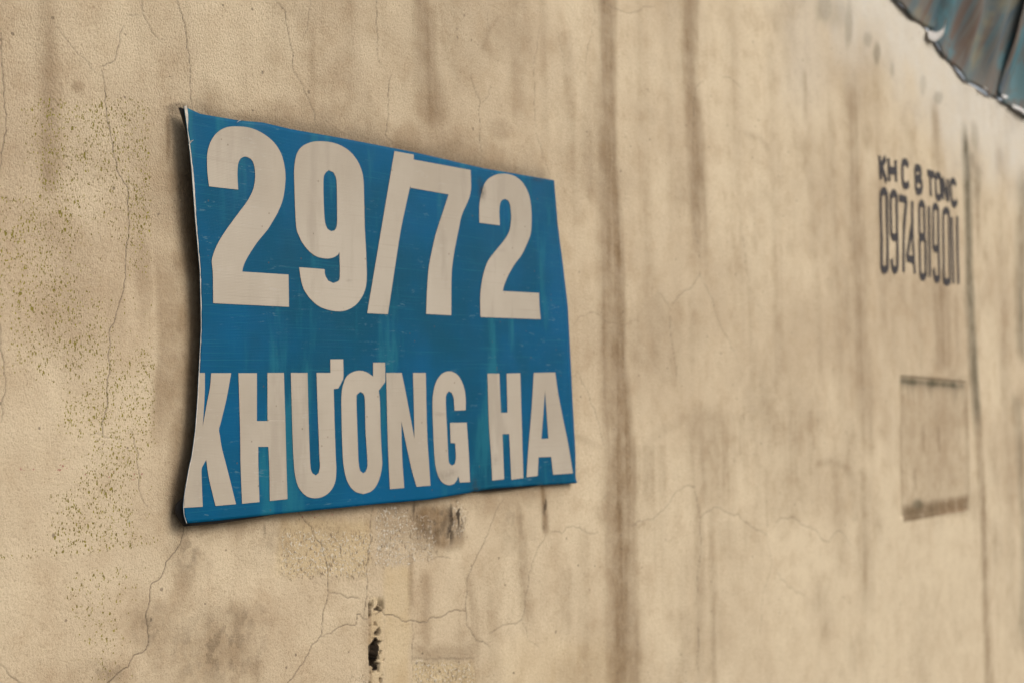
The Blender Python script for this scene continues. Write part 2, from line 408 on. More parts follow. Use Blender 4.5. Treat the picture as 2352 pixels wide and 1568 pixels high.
# runs of brown water
for a in [
    ('stain', [(955, -60), (975, 60), (985, 180), (1000, 330)], 34, 0.60, 1.2, 0.9),
    ('stain', [(992, -60), (1005, 340)], 14, 0.30),
    ('stain', [(1392, -60, 27), (1392, 300, 26), (1408, 700, 32), (1426, 1150, 42), (1440, 1640, 42)], 27, 0.64, 1.0, 0.5, 30, 20),
    ('stain', [(1380, 300), (1384, 520), (1392, 900), (1412, 1200), (1418, 1640)], 9, 0.50, 1, 1, 60, 20),
    ('stain', [(1300, 60), (1330, 560)], 16, 0.22),
    ('stain', [(1590, -60), (1585, 150), (1600, 420), (1612, 700)], 21, 0.55, 0.9, 0.6, 20, 250),
    ('stain', [(1580, 940), (1608, 1200), (1610, 1640)], 14, 0.26),
    ('stain', [(1636, 1150), (1645, 1640)], 10, 0.34),
    ('stain', [(1700, 520), (1722, 700), (1750, 1150)], 10, 0.22),
    ('stain', [(1848, 150), (1850, 210), (1848, 320)], 7, 0.36),
    ('stain', [(1858, 300), (1872, 620), (1888, 900)], 9, 0.20),
    ('stain', [(1952, 130), (1958, 320), (1968, 520), (1985, 900), (1998, 1120)], 20, 0.52, 0.9, 0.7, 110, 200),
    ('stain', [(1985, 1060), (1988, 1240), (1992, 1440)], 20, 0.34, 0.9, 0.6),
    ('stain', [(1925, 1080), (1940, 1350)], 18, 0.22),
    ('stain', [(2140, 210, 9), (2150, 300, 12), (2160, 420, 15)], 12, 0.50, 1, 1, 60, 60),
    ('stain', [(2160, 600), (2165, 720), (2166, 870)], 22, 0.50, 0.7, 0.8, 60, 40),
    ('stain', [(2194, 660), (2202, 860)], 6, 0.32),
    ('stain', [(2066, 1000), (2086, 1180)], 7, 0.2),
    ('algae', [(2213, 265, 7), (2222, 420, 10), (2232, 700, 10), (2240, 900, 10), (2246, 1010, 9)], 10, 0.85, 0.9, 0.8, 70, 90, 0.4),
    ('stain', [(2240, 880), (2252, 1100), (2266, 1350), (2278, 1640)], 11, 0.50, 0.9, 0.9, 60, 20),
    ('stain', [(2232, 300), (2244, 420), (2250, 620)], 18, 0.42, 1, 1, 60, 120),
    ('algae', [(2352, 360), (2345, 560), (2345, 760), (2350, 850)], 14, 0.55, 1.2, 1, 80, 60),
    ('algae', [(2336, 900), (2342, 1050), (2350, 1240), (2352, 1500)], 11, 0.40, 1.2, 1),
    ('stain', [(100, -60), (108, 120), (112, 330), (118, 480)], 26, 0.36),
    ('stain', [(560, 150), (575, 300)], 18, 0.16),
    ('stain', [(715, 40), (720, 300)], 16, 0.26),
    ('stain', [(950, 1140), (956, 1200), (968, 1258)], 17, 0.72, 0.8, 0.8, 20, 60),
    ('stain', [(1005, 1135), (1015, 1200), (1030, 1262)], 22, 0.50, 0.9, 0.6, 20, 60),
    ('stain', [(1180, 1120), (1200, 1230), (1215, 1480)], 17, 0.34),
    ('stain', [(1244, 1108), (1250, 1150), (1256, 1240)], 9, 0.68, 0.9, 0.9, 10, 40),
    ('stain', [(1225, 1108), (1232, 1160)], 22, 0.50),
    ('stain', [(1075, 1300), (1092, 1420), (1096, 1568)], 12, 0.28),
    ('stain', [(978, 1300), (975, 1420), (980, 1568)], 16, 0.28),
    ('stain', [(1300, 1290), (1300, 1400), (1304, 1490)], 22, 0.26),
    ('stain', [(945, 1250), (942, 1350), (945, 1430)], 7, 0.45),
    ('stain', [(840, 1360), (842, 1470), (842, 1640)], 10, 0.26),
    ('stain', [(1636, 942), (1650, 1230)], 58, 0.30, 0.5, 0.4, 10, 160, 1.0),
    ('stain', [(1735, 946), (1750, 1190)], 44, 0.20, 0.4, 0.6, 8, 160, 1.0),
    ('stain', [(1836, 936), (1844, 1230)], 62, 0.26, 0.5, 0.5, 10, 180, 1.0),
    ('stain', [(1490, 1015), (1496, 1210)], 44, 0.30, 0.5, 0.5, 10, 120, 1.0),
    ('stain', [(1700, 1190), (1690, 1330)], 60, 0.16, 0.8, 0.8, 10, 100, 1.0),
    ('stain', [(1180, -60), (1186, 120), (1196, 330)], 20, 0.20, 1, 1, 20, 120),
    ('stain', [(1248, -60), (1254, 380)], 12, 0.19, 1, 1, 20, 120),
    ('stain', [(1472, -60), (1482, 500), (1496, 1000)], 16, 0.19, 1, 1, 20, 400),
    ('stain', [(1530, -60), (1545, 700)], 12, 0.16, 1, 1, 20, 300),
    ('stain', [(1680, -60), (1690, 500), (1712, 1000)], 22, 0.17, 1, 0.8, 20, 400),
    ('stain', [(1770, 60), (1785, 600), (1800, 1100)], 14, 0.19, 1, 1, 60, 400),
    ('stain', [(1800, -60), (1812, 260)], 10, 0.17, 1, 1, 20, 120),
    ('stain', [(1905, 200), (1925, 700), (1942, 1100)], 12, 0.20, 1, 0.8, 80, 300),
    ('stain', [(2020, 380), (2030, 700), (2042, 900)], 13, 0.22, 1, 1, 60, 200),
    ('stain', [(2300, 420), (2312, 900), (2330, 1568)], 14, 0.20, 1, 1, 80, 200),
    ('stain', [(2105, 600), (2112, 860)], 14, 0.22, 1, 1, 60, 60),
    ('stain', [(640, -60), (650, 200)], 30, 0.16, 1, 1, 20, 120),
    ('stain', [(800, -60), (806, 330)], 24, 0.17, 1, 1, 20, 100),
    ('stain', [(330, -60), (338, 200)], 26, 0.14, 1, 1, 20, 120),
    ('stain', [(1130, 1330), (1140, 1640)], 18, 0.22, 1, 1, 60, 20),
    ('stain', [(1345, 1180), (1352, 1640)], 16, 0.23, 1, 1, 60, 20),
    ('soot_shade', [(610, 1200), (612, 1220), (611, 1245)], 5, 0.40, 1, 1, 8, 20),
    ('stain', [(385, 250), (388, 330), (386, 420)], 6, 0.55),
]:
    streak(*a)
for a in [('stain', 500, 1480, 130, 100, 0.42), ('stain', 370, 1440, 70, 75, 0.36), ('stain', 470, 1560, 120, 50, 0.34), ('stain', 430, 1300, 34, 70, 0.45),
          ('stain', 1625, 985, 55, 60, 0.34), ('stain', 1800, 1120, 90, 110, 0.22), ('stain', 1850, 1020, 40, 120, 0.18), ('stain', 590, 1270, 60, 60, 0.20),
          ('stain', 1420, 1180, 60, 60, 0.40), ('stain', 1170, 90, 80, 70, 0.22), ('stain', 1150, 300, 40, 30, 0.30), ('stain', 180, 200, 16, 14, 0.34),
          ('stain', 420, 1420, 60, 90, 0.25), ('stain', 270, 720, 30, 100, 0.14), ('stain', 330, 640, 26, 150, 0.30),
          ('algae', 1895, 18, 24, 45, 0.42), ('algae', 1948, 50, 10, 60, 0.40), ('algae', 1920, 30, 40, 40, 0.22), ('algae', 2012, 125, 10, 32, 0.55), ('algae', 1992, 90, 12, 20, 0.3),
          ('algae', 2118, 197, 8, 26, 0.22), ('algae', 2155, 225, 12, 16, 0.35), ('algae', 2048, 160, 6, 24, 0.30),
          ('algae', 2238, 315, 10, 40, 0.30), ('algae', 2232, 370, 10, 26, 0.35), ('algae', 2246, 420, 14, 50, 0.28)]:
    blob(*a)
# pale upper right: lime wash plus sky glare painted into the colour, and the cleaner foot at the far right
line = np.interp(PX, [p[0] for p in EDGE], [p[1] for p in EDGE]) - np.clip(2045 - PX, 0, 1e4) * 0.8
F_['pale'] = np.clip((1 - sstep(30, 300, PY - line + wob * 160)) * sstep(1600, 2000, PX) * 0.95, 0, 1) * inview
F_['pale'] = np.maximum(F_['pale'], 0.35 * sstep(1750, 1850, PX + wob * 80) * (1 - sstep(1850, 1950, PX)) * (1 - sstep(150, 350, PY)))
F_['cream'] = np.clip(0.75 * sstep(1850, 2150, PX + wob * 200) * sstep(1000, 1350, PY + wob * 200) + 0.45 * sstep(1450, 1700, PX) * sstep(1150, 1450, PY) + 0.35 * (1 - sstep(300, 420, PX)) * sstep(700, 1000, PY) * (1 - sstep(1300, 1500, PY)) + 0.25 * sstep(1440, 1500, PX), 0, 0.9) * inview
F_['stain'] *= (1 - 0.65 * sstep(1980, 2080, PX) * sstep(1190, 1240, PY) * (PX < 2250))
# the old poster's outline to the right, a shallow sunk panel
m = rect('stain', 2066, 862, 2222, 1185, 0.28, 5, 4)
for x in (2069, 2219):
    F_['stain'] = np.maximum(F_['stain'], 0.5 * np.exp(-((PX - x - (PY - 870) * 0.022) / 3.2) ** 2) * sstep(860, 880, PY) * (1 - sstep(1165, 1185, PY)) * (0.6 + 0.8 * fbt))
dep += 0.0025 * sstep(2066, 2070, PX) * (1 - sstep(2218, 2222, PX)) * sstep(860 + (PX - 2070) * .09, 864 + (PX - 2070) * .09, PY) * (1 - sstep(1184, 1190, PY + (PX - 2070) * .12))
yt = 866 + (PX - 2068) * 0.085
drip = 14 + 46 * sstep(0.45, 0.8, fbt)
rm_ = sstep(2066, 2071, PX) * (1 - sstep(2214, 2219, PX))
F_['algae'] = np.maximum(F_['algae'], rm_ * (0.35 + 1.1 * fbt) * (0.35 + 1.3 * fb2) * (0.60 * sstep(yt - 8, yt + 1, PY) * (1 - sstep(yt + 6, yt + 20, PY)) + 0.42 * sstep(yt, yt + 8, PY) * (1 - sstep(yt + 8, yt + 18 + drip, PY))))
yb = 1198 - (PX - 2073) * 0.17
rm_ = sstep(2072, 2077, PX) * (1 - sstep(2221, 2226, PX))
F_['stain'] = np.maximum(F_['stain'], 1.0 * rm_ * (1 - sstep(yb - 6, yb + 5, PY)) * sstep(yb - 52, yb - 22, PY) * (0.80 + fbt * 0.4))
blob('algae', 2112, 1158, 16, 18, 0.75)
F_['algae'] = np.maximum(F_['algae'], 0.34 * rm_ * (1 - sstep(yb - 6, yb + 5, PY)) * sstep(yb - 48, yb - 20, PY) * sstep(0.3, 0.7, fbt + 0.3 * np.cos((PX - 2110) / 28)))
for x, y0, y1, s in ((2075, 890, 1160, .38), (2122, 960, 1060, .62), (2157, 965, 1056, .72), (2104, 1060, 1150, .5), (2162, 1060, 1150, .38), (2100, 880, 1060, .36), (2188, 890, 1140, .32)):
    streak('stain', [(x, y0), (x + 4, y1)], 6, s, 1, 1, 20, 30)

for a in ((500, 1490, 130, 95, .25), (440, 1270, 46, 60, .24), (352, 1440, 44, 64, .22), (560, 1420, 90, 50, .20), (1000, 1200, 60, 50, .34), (1180, 1200, 50, 60, .16), (640, 1240, 60, 40, .18), (250, 1545, 80, 40, .2)):
    blob('stain', a[0], a[1], a[2], a[3], a[4] * 1.9, 0.9, 1.3)
    mk = np.exp(-((PX - a[0]) / a[2]) ** 2 - ((PY - a[1]) / a[3]) ** 2)
    F_['soot_shade'] = np.maximum(F_['soot_shade'], a[4] * 1.5 * mk * sstep(0.45, 0.60, fbm(X * 110, Z * 90, 340, 4, 0.65)))
# brown tide marks where damp patches dried
for pts, sg, k in (([(1702, 1040), (1704, 958), (1718, 945), (1750, 943)], 5, .34), ([(1880, 1064), (1915, 1058), (1948, 1074), (1964, 1110), (1970, 1190)], 9, .36), ([(1480, 1024), (1530, 985), (1556, 972), (1570, 958), (1640, 950)], 9, .2),
                   ([(1318, 1000), (1345, 1010), (1390, 1030), (1420, 1024), (1434, 1006)], 7, .24), ([(1425, 1195), (1460, 1212), (1478, 1200)], 5, .4), ([(1145, 40), (1120, 70), (1112, 110)], 7, .35), ([(1700, 300), (1745, 318), (1765, 345)], 6, .3)):
    for a, b in zip(pts[:-1], pts[1:]):
        dx, dy = b[0] - a[0], b[1] - a[1]
        tt = np.clip(((PX - a[0]) * dx + (PY - a[1]) * dy) / (dx * dx + dy * dy), 0, 1)
        F_['stain'] = np.maximum(F_['stain'], k * np.exp(-((PX - a[0] - tt * dx + wob * 14) ** 2 + (PY - a[1] - tt * dy + wob * 14) ** 2) / (2 * sg * sg)) * inview)
# soot close to the sign
SX0, SY0 = 0, 0
OUT_T = [(423, 245), (460, 262), (547, 277), (604, 282), (667, 297), (784, 317.5), (951, 350), (1111, 387), (1228, 407), (1273, 414.5)]
OUT_R = [(1273, 414.5), (1281, 514), (1293, 606), (1304.6, 706), (1310.6, 823), (1314.6, 906), (1322, 1043), (1322, 1095), (1326, 1108.5)]
OUT_B = [(429, 1201), (500, 1195), (634, 1180), (784, 1165), (884.5, 1155), (984.5, 1146.5), (1060, 1134), (1078, 1131), (1090, 1126.5), (1096, 1129), (1105, 1125), (1134.6, 1121), (1218, 1114.5), (1300, 1110.5), (1326, 1108.5)]
OUT_L = [(423, 245), (433.5, 320), (440, 383.5), (448.6, 500), (452, 539), (459.6, 623), (461.5, 706), (462, 756), (457, 856), (453.6, 923), (448.6, 989.5), (441, 1045), (433.5, 1078), (425, 1128), (421, 1162), (423, 1184), (429, 1201)]
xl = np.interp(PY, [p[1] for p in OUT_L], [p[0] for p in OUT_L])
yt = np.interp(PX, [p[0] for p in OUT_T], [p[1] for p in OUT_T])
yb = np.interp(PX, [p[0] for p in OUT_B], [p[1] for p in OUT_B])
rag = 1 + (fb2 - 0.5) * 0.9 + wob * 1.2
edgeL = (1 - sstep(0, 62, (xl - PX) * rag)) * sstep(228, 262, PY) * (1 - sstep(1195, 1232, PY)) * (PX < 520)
F_['soot_shade'] = np.maximum(F_['soot_shade'], 0.17 * edgeL * (0.75 + 0.25 * sstep(1300, 300, PY)))
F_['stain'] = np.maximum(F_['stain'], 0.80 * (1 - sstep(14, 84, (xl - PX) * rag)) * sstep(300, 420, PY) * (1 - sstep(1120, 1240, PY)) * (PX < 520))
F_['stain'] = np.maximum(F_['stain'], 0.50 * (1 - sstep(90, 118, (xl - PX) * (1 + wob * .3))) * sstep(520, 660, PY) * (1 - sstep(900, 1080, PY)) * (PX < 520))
blob('soot_shade', 412, 250, 34, 16, 0.5)
blob('soot_shade', 404, 1180, 14, 56, 0.34)
blob('soot_shade', 424, 1215, 24, 24, 0.34)
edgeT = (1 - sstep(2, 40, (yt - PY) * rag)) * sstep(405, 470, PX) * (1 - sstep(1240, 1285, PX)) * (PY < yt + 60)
F_['soot_shade'] = np.maximum(F_['soot_shade'], 0.42 * edgeT)
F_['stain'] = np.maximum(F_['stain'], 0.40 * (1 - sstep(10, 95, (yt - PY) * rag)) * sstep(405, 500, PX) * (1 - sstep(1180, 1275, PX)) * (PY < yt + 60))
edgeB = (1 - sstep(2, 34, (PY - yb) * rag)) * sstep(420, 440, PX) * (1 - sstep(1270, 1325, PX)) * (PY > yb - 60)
F_['soot_shade'] = np.maximum(F_['soot_shade'], 0.30 * edgeB)
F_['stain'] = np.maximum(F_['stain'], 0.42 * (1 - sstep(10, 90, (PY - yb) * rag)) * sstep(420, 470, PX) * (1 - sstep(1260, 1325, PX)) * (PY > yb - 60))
# black rot below the sign
rot = sstep(0.52, 0.60, fbm(X * 150, Z * 95, 330, 3))
for x, y, rx, ry, k in ((1048, 1182, 20, 34, 1.2), (1034, 1222, 9, 30, .9), (1252, 1165, 5, 34, .8), (1250, 1200, 5, 20, .6), (952, 1168, 6, 24, .7), (1008, 1262, 24, 14, .5), (985, 1280, 10, 16, .4)):
    mk = np.exp(-((PX - x) / rx) ** 2 - ((PY - y) / ry) ** 2)
    F_['soot_shade'] = np.maximum(F_['soot_shade'], k * mk * rot)
    F_['stain'] = np.maximum(F_['stain'], 0.45 * k * mk)
blob('stain', 1000, 1192, 66, 50, 0.95)
blob('stain', 1030, 1228, 42, 36, 0.85)
# flaked patches
for x0, y0, x1, y1, s in ((645, 1215, 860, 1330, .75), (860, 1165, 942, 1300, .95), (930, 1180, 1000, 1295, .7), (1030, 1150, 1072, 1240, .7), (948, 1515, 1088, 1640, .9), (800, 1540, 850, 1640, .6), (650, 1190, 780, 1260, .4)):
    rect('peel', x0, y0, x1, y1, s, 14, 12)
blob('peel', 895, 1220, 30, 70, 1.35)
rect('yellow', 882, 1300, 940, 1640, 0.38, 8, 5)
rect('yellow', 850, 1370, 882, 1640, 0.38, 4, 6)
rect('yellow', 640, 1190, 850, 1320, 0.5, 14, 14)
rect('yellow', 950, 1520, 1090, 1640, 0.55, 8, 8)
blob('yellow', 1300, 1560, 200, 120, 0.2)
blob('yellow', 2020, 190, 40, 50, 0.15)
streak('stain', [(850, 1368), (850, 1470), (852, 1640)], 5, 0.5, 1, 0.5)
rect('soot_shade', 948, 1508, 1090, 1514, 0.34, 3, 3)
rect('stain', 948, 1480, 1092, 1512, 0.4, 14, 6)
# pits in the broken strip, and the hole itself
pit = sstep(0.60, 0.68, fbm(X * 260, Z * 190, 300, 2)) * sstep(846, 851, PX) * (1 - sstep(878, 884, PX)) * sstep(1365, 1400, PY) * (1 - sstep(1500, 1640, PY))
pit = np.maximum(pit, sstep(0.45, 0.55, fbm(X * 300, Z * 130, 310, 2)) * sstep(848, 850, PX) * (1 - sstep(853, 856, PX)) * sstep(1375, 1395, PY) * (1 - sstep(1440, 1470, PY)))
dep += pit * 0.006
F_['soot_shade'] = np.maximum(F_['soot_shade'], pit * 0.8)
hl = np.interp(PY, [1465, 1471, 1483, 1526, 1529, 1536], [863, 859, 850, 849, 856, 862])
hr = np.interp(PY, [1465, 1483, 1505, 1520, 1530, 1536], [864, 868.7, 865, 862.5, 865, 865.5])
hole = (PX > hl + wob * 2) & (PX < hr + wob * 3) & (PY > 1465) & (PY < 1536)
dep[hole] += 0.095
dep[:, :] += 0.0009 * F_['peel'] * sstep(0.4, 0.6, fb2)
hw = (PX > hl - 2.5) & (PX < hr + 2.5) & (PY > 1463) & (PY < 1538)
F_['soot_shade'][hw] = 2.0  # shade of the deep hole painted black, its rim included

# olive flake density
sp = rect('speck', -80, 205, 352, 1285, 0.0, 10, 8)
xr = np.interp(PY, [200, 1300], [343, 366])
inner = (1 - sstep(xr - 3, xr + 5, PX)) * sstep(212, 250, PY + (fb2 - .5) * 40)
left = sstep(-200, 260, PX)
n = fbm(X * 11, Z * 7, 200)
ylow = np.interp(PX, [0, 360], [1292, 1254])
d1 = inner * (1 - sstep(ylow - 4, ylow + 5, PY)) * (0.26 + 0.55 * left) * (0.42 + 1.6 * sstep(0.42, 0.64, n * 0.6 + 0.4 * fbm(X * 34, Z * 24, 205)))
low2 = inner * sstep(ylow + 20, ylow + 50, PY) * (0.18 + 0.75 * sstep(0.42, 0.66, n)) * (1 - sstep(180, 380, PX) * 0.55)
edge_row = inner * np.exp(-((PY - ylow + 12) / 14) ** 2) * 0.75
F_['speck'] = np.clip(np.maximum(np.maximum(d1, low2 * 0.85), edge_row), 0, 1) * inview
F_['speck'] *= 1 - 0.5 * sstep(60, 0, PX) * sstep(700, 300, PY)
ry = np.interp(PX, [0, 393], [1073, 1094])
F_['red'] = np.exp(-((PY - ry + wob * 12) / 9) ** 2) * (1 - sstep(380, 396, PX)) * sstep(0.30, 0.55, fbm(X * 60, Z * 20, 210)) * inview
F_['red'] = np.maximum(F_['red'], 0.7 * np.exp(-((PX - 736) / 40) ** 2 - ((PY - 1182) / 6) ** 2))

# cracks, jittered and cut into the surface
CRACKS = [
 (1.0, [(408, -30), (408.5, 7), (418.5, 33), (428.5, 83), (436, 127), (437, 173), (439.6, 207), (443.5, 252)]),
 (.8, [(327, -20), (327, 0), (332, 40), (343.5, 60), (367, 97)]), (.6, [(290, 37), (325, 38)]),
 (.8, [(283.5, 60), (273.5, 103), (262, 140), (230, 155)]), (.6, [(125, 63), (160, 103), (200, 143), (220, 168)]),
 (1.1, [(233, 163), (240, 233), (248.5, 280), (255, 307), (262, 353.5), (268.5, 390), (283.5, 417), (295, 433.5), (296, 480), (297, 522.6), (293.5, 556), (290, 622.7), (280, 682.7), (267, 722.7), (252, 756), (248.5, 822.7), (245, 889.5), (235, 966), (237, 1003)]),
 (.5, [(200, 996), (220, 993.5), (247, 1004.5), (277, 1006)]), (.7, [(297, 983), (307, 1009.5), (317, 1043), (315, 1065), (320, 1122), (340, 1162)]),
 (.9, [(0, 77), (5, 167), (8, 233), (12, 267), (5, 333.5), (0, 380), (-20, 420)]), (.8, [(-4, 740), (0, 763), (5, 823), (13, 873), (5, 916), (2, 969.5)]),
 (1.3, [(428, 1205), (421, 1232), (417, 1248.5), (400, 1272), (383.5, 1292), (373.5, 1325), (350, 1342), (347, 1365), (338.5, 1405), (342, 1442), (343.5, 1475), (337, 1492), (310, 1505), (297, 1532), (250, 1568), (230, 1600)]),
 (.8, [(0, 1525), (20, 1548.6), (47, 1568), (70, 1600)]),
 (1.1, [(687, 1175), (717, 1208), (737, 1245), (748.7, 1278.5), (755.4, 1312), (755, 1365), (743.7, 1405), (740, 1458.6), (717, 1482), (700, 1518.6), (680, 1545), (662, 1568), (640, 1600)]),
 (.9, [(755, 1358.6), (784, 1363), (801, 1373.5), (828, 1375)]), (.9, [(740, 1462), (784, 1438.6), (801, 1433.6), (819.4, 1433.6), (821, 1410), (829.4, 1410), (837.8, 1422), (849.4, 1420)]),
 (1.0, [(859.4, 1161.7), (852.8, 1211.8), (847.8, 1278.5), (844.4, 1345), (839.4, 1395), (838, 1422)]),
 (1.2, [(862, 1412), (877.8, 1403.6), (887.8, 1412), (904.4, 1412), (921, 1423.6), (941, 1423.6), (961, 1429), (981, 1428), (986, 1418.6), (1018, 1413.6), (1071, 1403.6)]),
 (.7, [(943, 1424), (945, 1500), (946, 1568)]), (.7, [(990, 1285), (1035, 1282)]),
 (1.0, [(1158, 1142), (1134.6, 1185), (1114.6, 1235), (1094.6, 1278.5), (1073, 1328.6), (1074.6, 1362), (1069.5, 1392), (1073, 1435), (1084.6, 1452), (1098, 1472), (1109.6, 1472), (1124.6, 1487)]),
 (1.0, [(1254.7, 1225), (1234.6, 1262), (1221, 1305), (1214.6, 1345), (1208, 1395), (1199.6, 1422), (1184.6, 1433.6), (1144.6, 1442), (1124.6, 1455)]),
 (.6, [(1199, 1424), (1214, 1470), (1246, 1500)]),
 (.9, [(1264.6, 1222), (1291, 1225), (1301, 1210), (1318, 1207), (1344.7, 1218), (1374.7, 1222)]),
 (.9, [(1568.8, 1122), (1544.8, 1142), (1518, 1175), (1501.5, 1192), (1464.8, 1197), (1445, 1207)]),
 (1.1, [(1568.7, 1118.5), (1594, 1116.7), (1602, 1158), (1610, 1191.7), (1632, 1171.7), (1648.7, 1163), (1672, 1176.7), (1695, 1178), (1725, 1208), (1762, 1228)]),
 (1.0, [(1610, 1192), (1612, 1245), (1608.7, 1291.7), (1605, 1345), (1608, 1568), (1609, 1610)]),
 (1.0, [(1782, 1198), (1795, 1188), (1825, 1186.7), (1862, 1208), (1885, 1231.7), (1905, 1245), (1928.7, 1218), (1955, 1251.7)]),
 (.7, [(1762, 1228), (1764, 1190)]), (.8, [(1762, 1228), (1775, 1290), (1755, 1350), (1745, 1460)]), (.8, [(1782, 1302), (1810, 1345), (1850, 1368)]),
 (.8, [(866, -30), (866, 0), (864, 50), (869, 83), (868, 133), (876, 150)]), (1.0, [(899, 173), (893, 233), (889, 283.5), (884, 310), (901, 330)]),
 (.8, [(1081, 167), (1094.6, 217), (1103, 233), (1098, 257), (1099.6, 317), (1101, 377)]), (.7, [(1128, 193), (1121, 223.5), (1103, 237)]), (.6, [(1123, 0), (1124.6, 83)]),
 (.8, [(1241, 60), (1226, 140), (1226, 233), (1230, 300), (1248, 363.5), (1264.6, 403.5)]), (.5, [(1278, 67), (1294.7, 133), (1308, 200)]),
 (.7, [(1364.7, 0), (1358, 83), (1344.7, 187)]), (.7, [(1370, 5), (1420, 22), (1470, 24), (1508, 14)]),
 (.9, [(634, 0), (657, 27), (664, 83), (672, 117), (677, 170), (700, 213.5), (714, 243.5), (727, 293.5)]), (.6, [(714, -20), (714, 10), (707, 60), (697, 87)]),
 (.9, [(1331, 856), (1351, 896), (1368, 943), (1381, 996), (1388, 1023)]), (.6, [(1314.6, 752.7), (1334.7, 726), (1378, 724), (1468, 737.7)]), (.7, [(1312, 866), (1333, 852)]),
 (.8, [(1508, 672.7), (1538, 711), (1545, 789), (1551.5, 889.5)]), (1.0, [(1540, 700), (1568.7, 669), (1588.7, 656), (1603.7, 634), (1598.7, 556), (1590, 480)]),
 (.9, [(1603.7, 634), (1635, 689), (1665, 769), (1692, 822.6)]), (.8, [(1702, 539), (1712, 616), (1722, 649)]),
 (.8, [(1590, 330), (1592, 240), (1600, 200), (1622, 178)]), (.8, [(1660, 176), (1685, 186), (1705, 204)]),
 (.5, [(1384, 1150), (1402, 1128), (1416, 1145), (1424, 1172)]),
]
colpx = project(Xc, np.zeros_like(Xc), np.full_like(Xc, EYE))[0]
for wgt, pts in CRACKS:
    pl = [np.array([on_wall(*p).x, on_wall(*p).z]) for p in pts]
    for lev in range(3):
        q = [pl[0]]
        for a, b in zip(pl[:-1], pl[1:]):
            d = b - a
            nrm = np.array([-d[1], d[0]])
            q += [(a + b) / 2 + nrm * random.uniform(-.11, .11), b]
        pl = q
    nseg = len(pl) - 1
    for i, (a, b) in enumerate(zip(pl[:-1], pl[1:])):
        dpt = (a[0] + b[0]) / 2 * math.cos(A_WALL) + DIST * math.sin(A_WALL)
        sx = 0.00044 + 0.00022 * (dpt - 1.2)
        m_ = 5 * sx
        c0, c1 = np.searchsorted(Xc, min(a[0], b[0]) - m_), np.searchsorted(Xc, max(a[0], b[0]) + m_)
        if c1 - c0 < 1: continue
        zc = Z[:, (c0 + c1) // 2]
        r0, r1 = max(0, np.searchsorted(zc, min(a[1], b[1]) - m_ - .004) - 2), np.searchsorted(zc, max(a[1], b[1]) + m_ + .004) + 2
        x, z = X[r0:r1, c0:c1], Z[r0:r1, c0:c1]
        d = b - a
        L2 = max(d @ d, 1e-12)
        t = np.clip(((x - a[0]) * d[0] + (z - a[1]) * d[1]) / L2, 0, 1)
        dist = np.hypot(x - a[0] - t * d[0], z - a[1] - t * d[1])
        ends = min(1, (i + 1) / 6, (nseg - i) / 6)
        v = np.exp(-(dist / sx) ** 2) * (1.0 if dpt < 1.75 else 0.7) * min(1.0, wgt * (0.55 + 0.45 * ends) * random.uniform(.7, 1.1))
        F_['crack'][r0:r1, c0:c1] = np.maximum(F_['crack'][r0:r1, c0:c1], v)
dep += F_['crack'] * 0.0008
# trowelled unevenness
dep += (fb1 - 0.5) * 0.0035 + (fbm(X * 2.2, Z * 2.2, 400) - 0.5) * 0.008 + (fb2 - 0.5) * 0.0007
P = np.stack([X, dep, Z], -1)
back = [np.stack([Xc, np.full_like(Xc, 0.16), Z[-1]], -1), np.stack([Xc, np.full_like(Xc, 0.16), np.zeros_like(Xc)], -1)]
P = np.concatenate([P, back[0][None], back[1][None]])
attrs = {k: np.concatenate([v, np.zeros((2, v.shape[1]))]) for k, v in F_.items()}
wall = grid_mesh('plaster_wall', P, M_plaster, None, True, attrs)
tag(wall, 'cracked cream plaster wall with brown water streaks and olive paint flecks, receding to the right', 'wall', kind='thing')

# ------------------------------------------------------------------ stencilled telephone number on the wall
def S(zx, zy):
    p = on_wall(1981 + zx * 0.2344, 321.6 + zy * 0.2344)
    return (p.x, p.z)

def wall_y(x, z):
    c = int(np.clip(np.searchsorted(Xc, x), 0, len(Xc) - 1))
    r = int(np.clip(np.searchsorted(Z[:, c], z), 1, Z.shape[0] - 2))
    return float(dep[r - 1:r + 2, max(c - 1, 0):c + 2].min())

def stroke_mesh(strokes, width):
    bm = bmesh.new()
    for k, st in enumerate(strokes):
        pts = [Vector(S(*p)) for p in st]
        # even resampling of a smoothed run
        q = []
        for i in range(len(pts) - 1):
            p0, p1, p2, p3 = pts[max(i - 1, 0)], pts[i], pts[i + 1], pts[min(i + 2, len(pts) - 1)]
            for j in range(5):
                t = j / 5
                q.append(0.5 * ((2 * p1) + (p2 - p0) * t + (2 * p0 - 5 * p1 + 4 * p2 - p3) * t * t + (3 * p1 - p0 - 3 * p2 + p3) * t ** 3) if len(pts) > 2 else p1.lerp(p2, t))
        q.append(pts[-1])
        prev = None
        for i, p in enumerate(q):
            d = (q[min(i + 1, len(q) - 1)] - q[max(i - 1, 0)]).normalized()
            nrm = Vector((-d.y * 1.0, d.x * 1.35)) * width * 0.5 * random.uniform(0.92, 1.08)
            off = wall_y(p.x, p.y) - 0.0009 - 0.0001 * k
            a = bm.verts.new((p.x + nrm.x, off, p.y + nrm.y))
            b = bm.verts.new((p.x - nrm.x, off, p.y - nrm.y))
            if prev: bm.faces.new((prev[0], a, b, prev[1]))
            prev = (a, b)
    me = bpy.data.meshes.new('painted_letter')
    bm.to_mesh(me); bm.free()
    return me

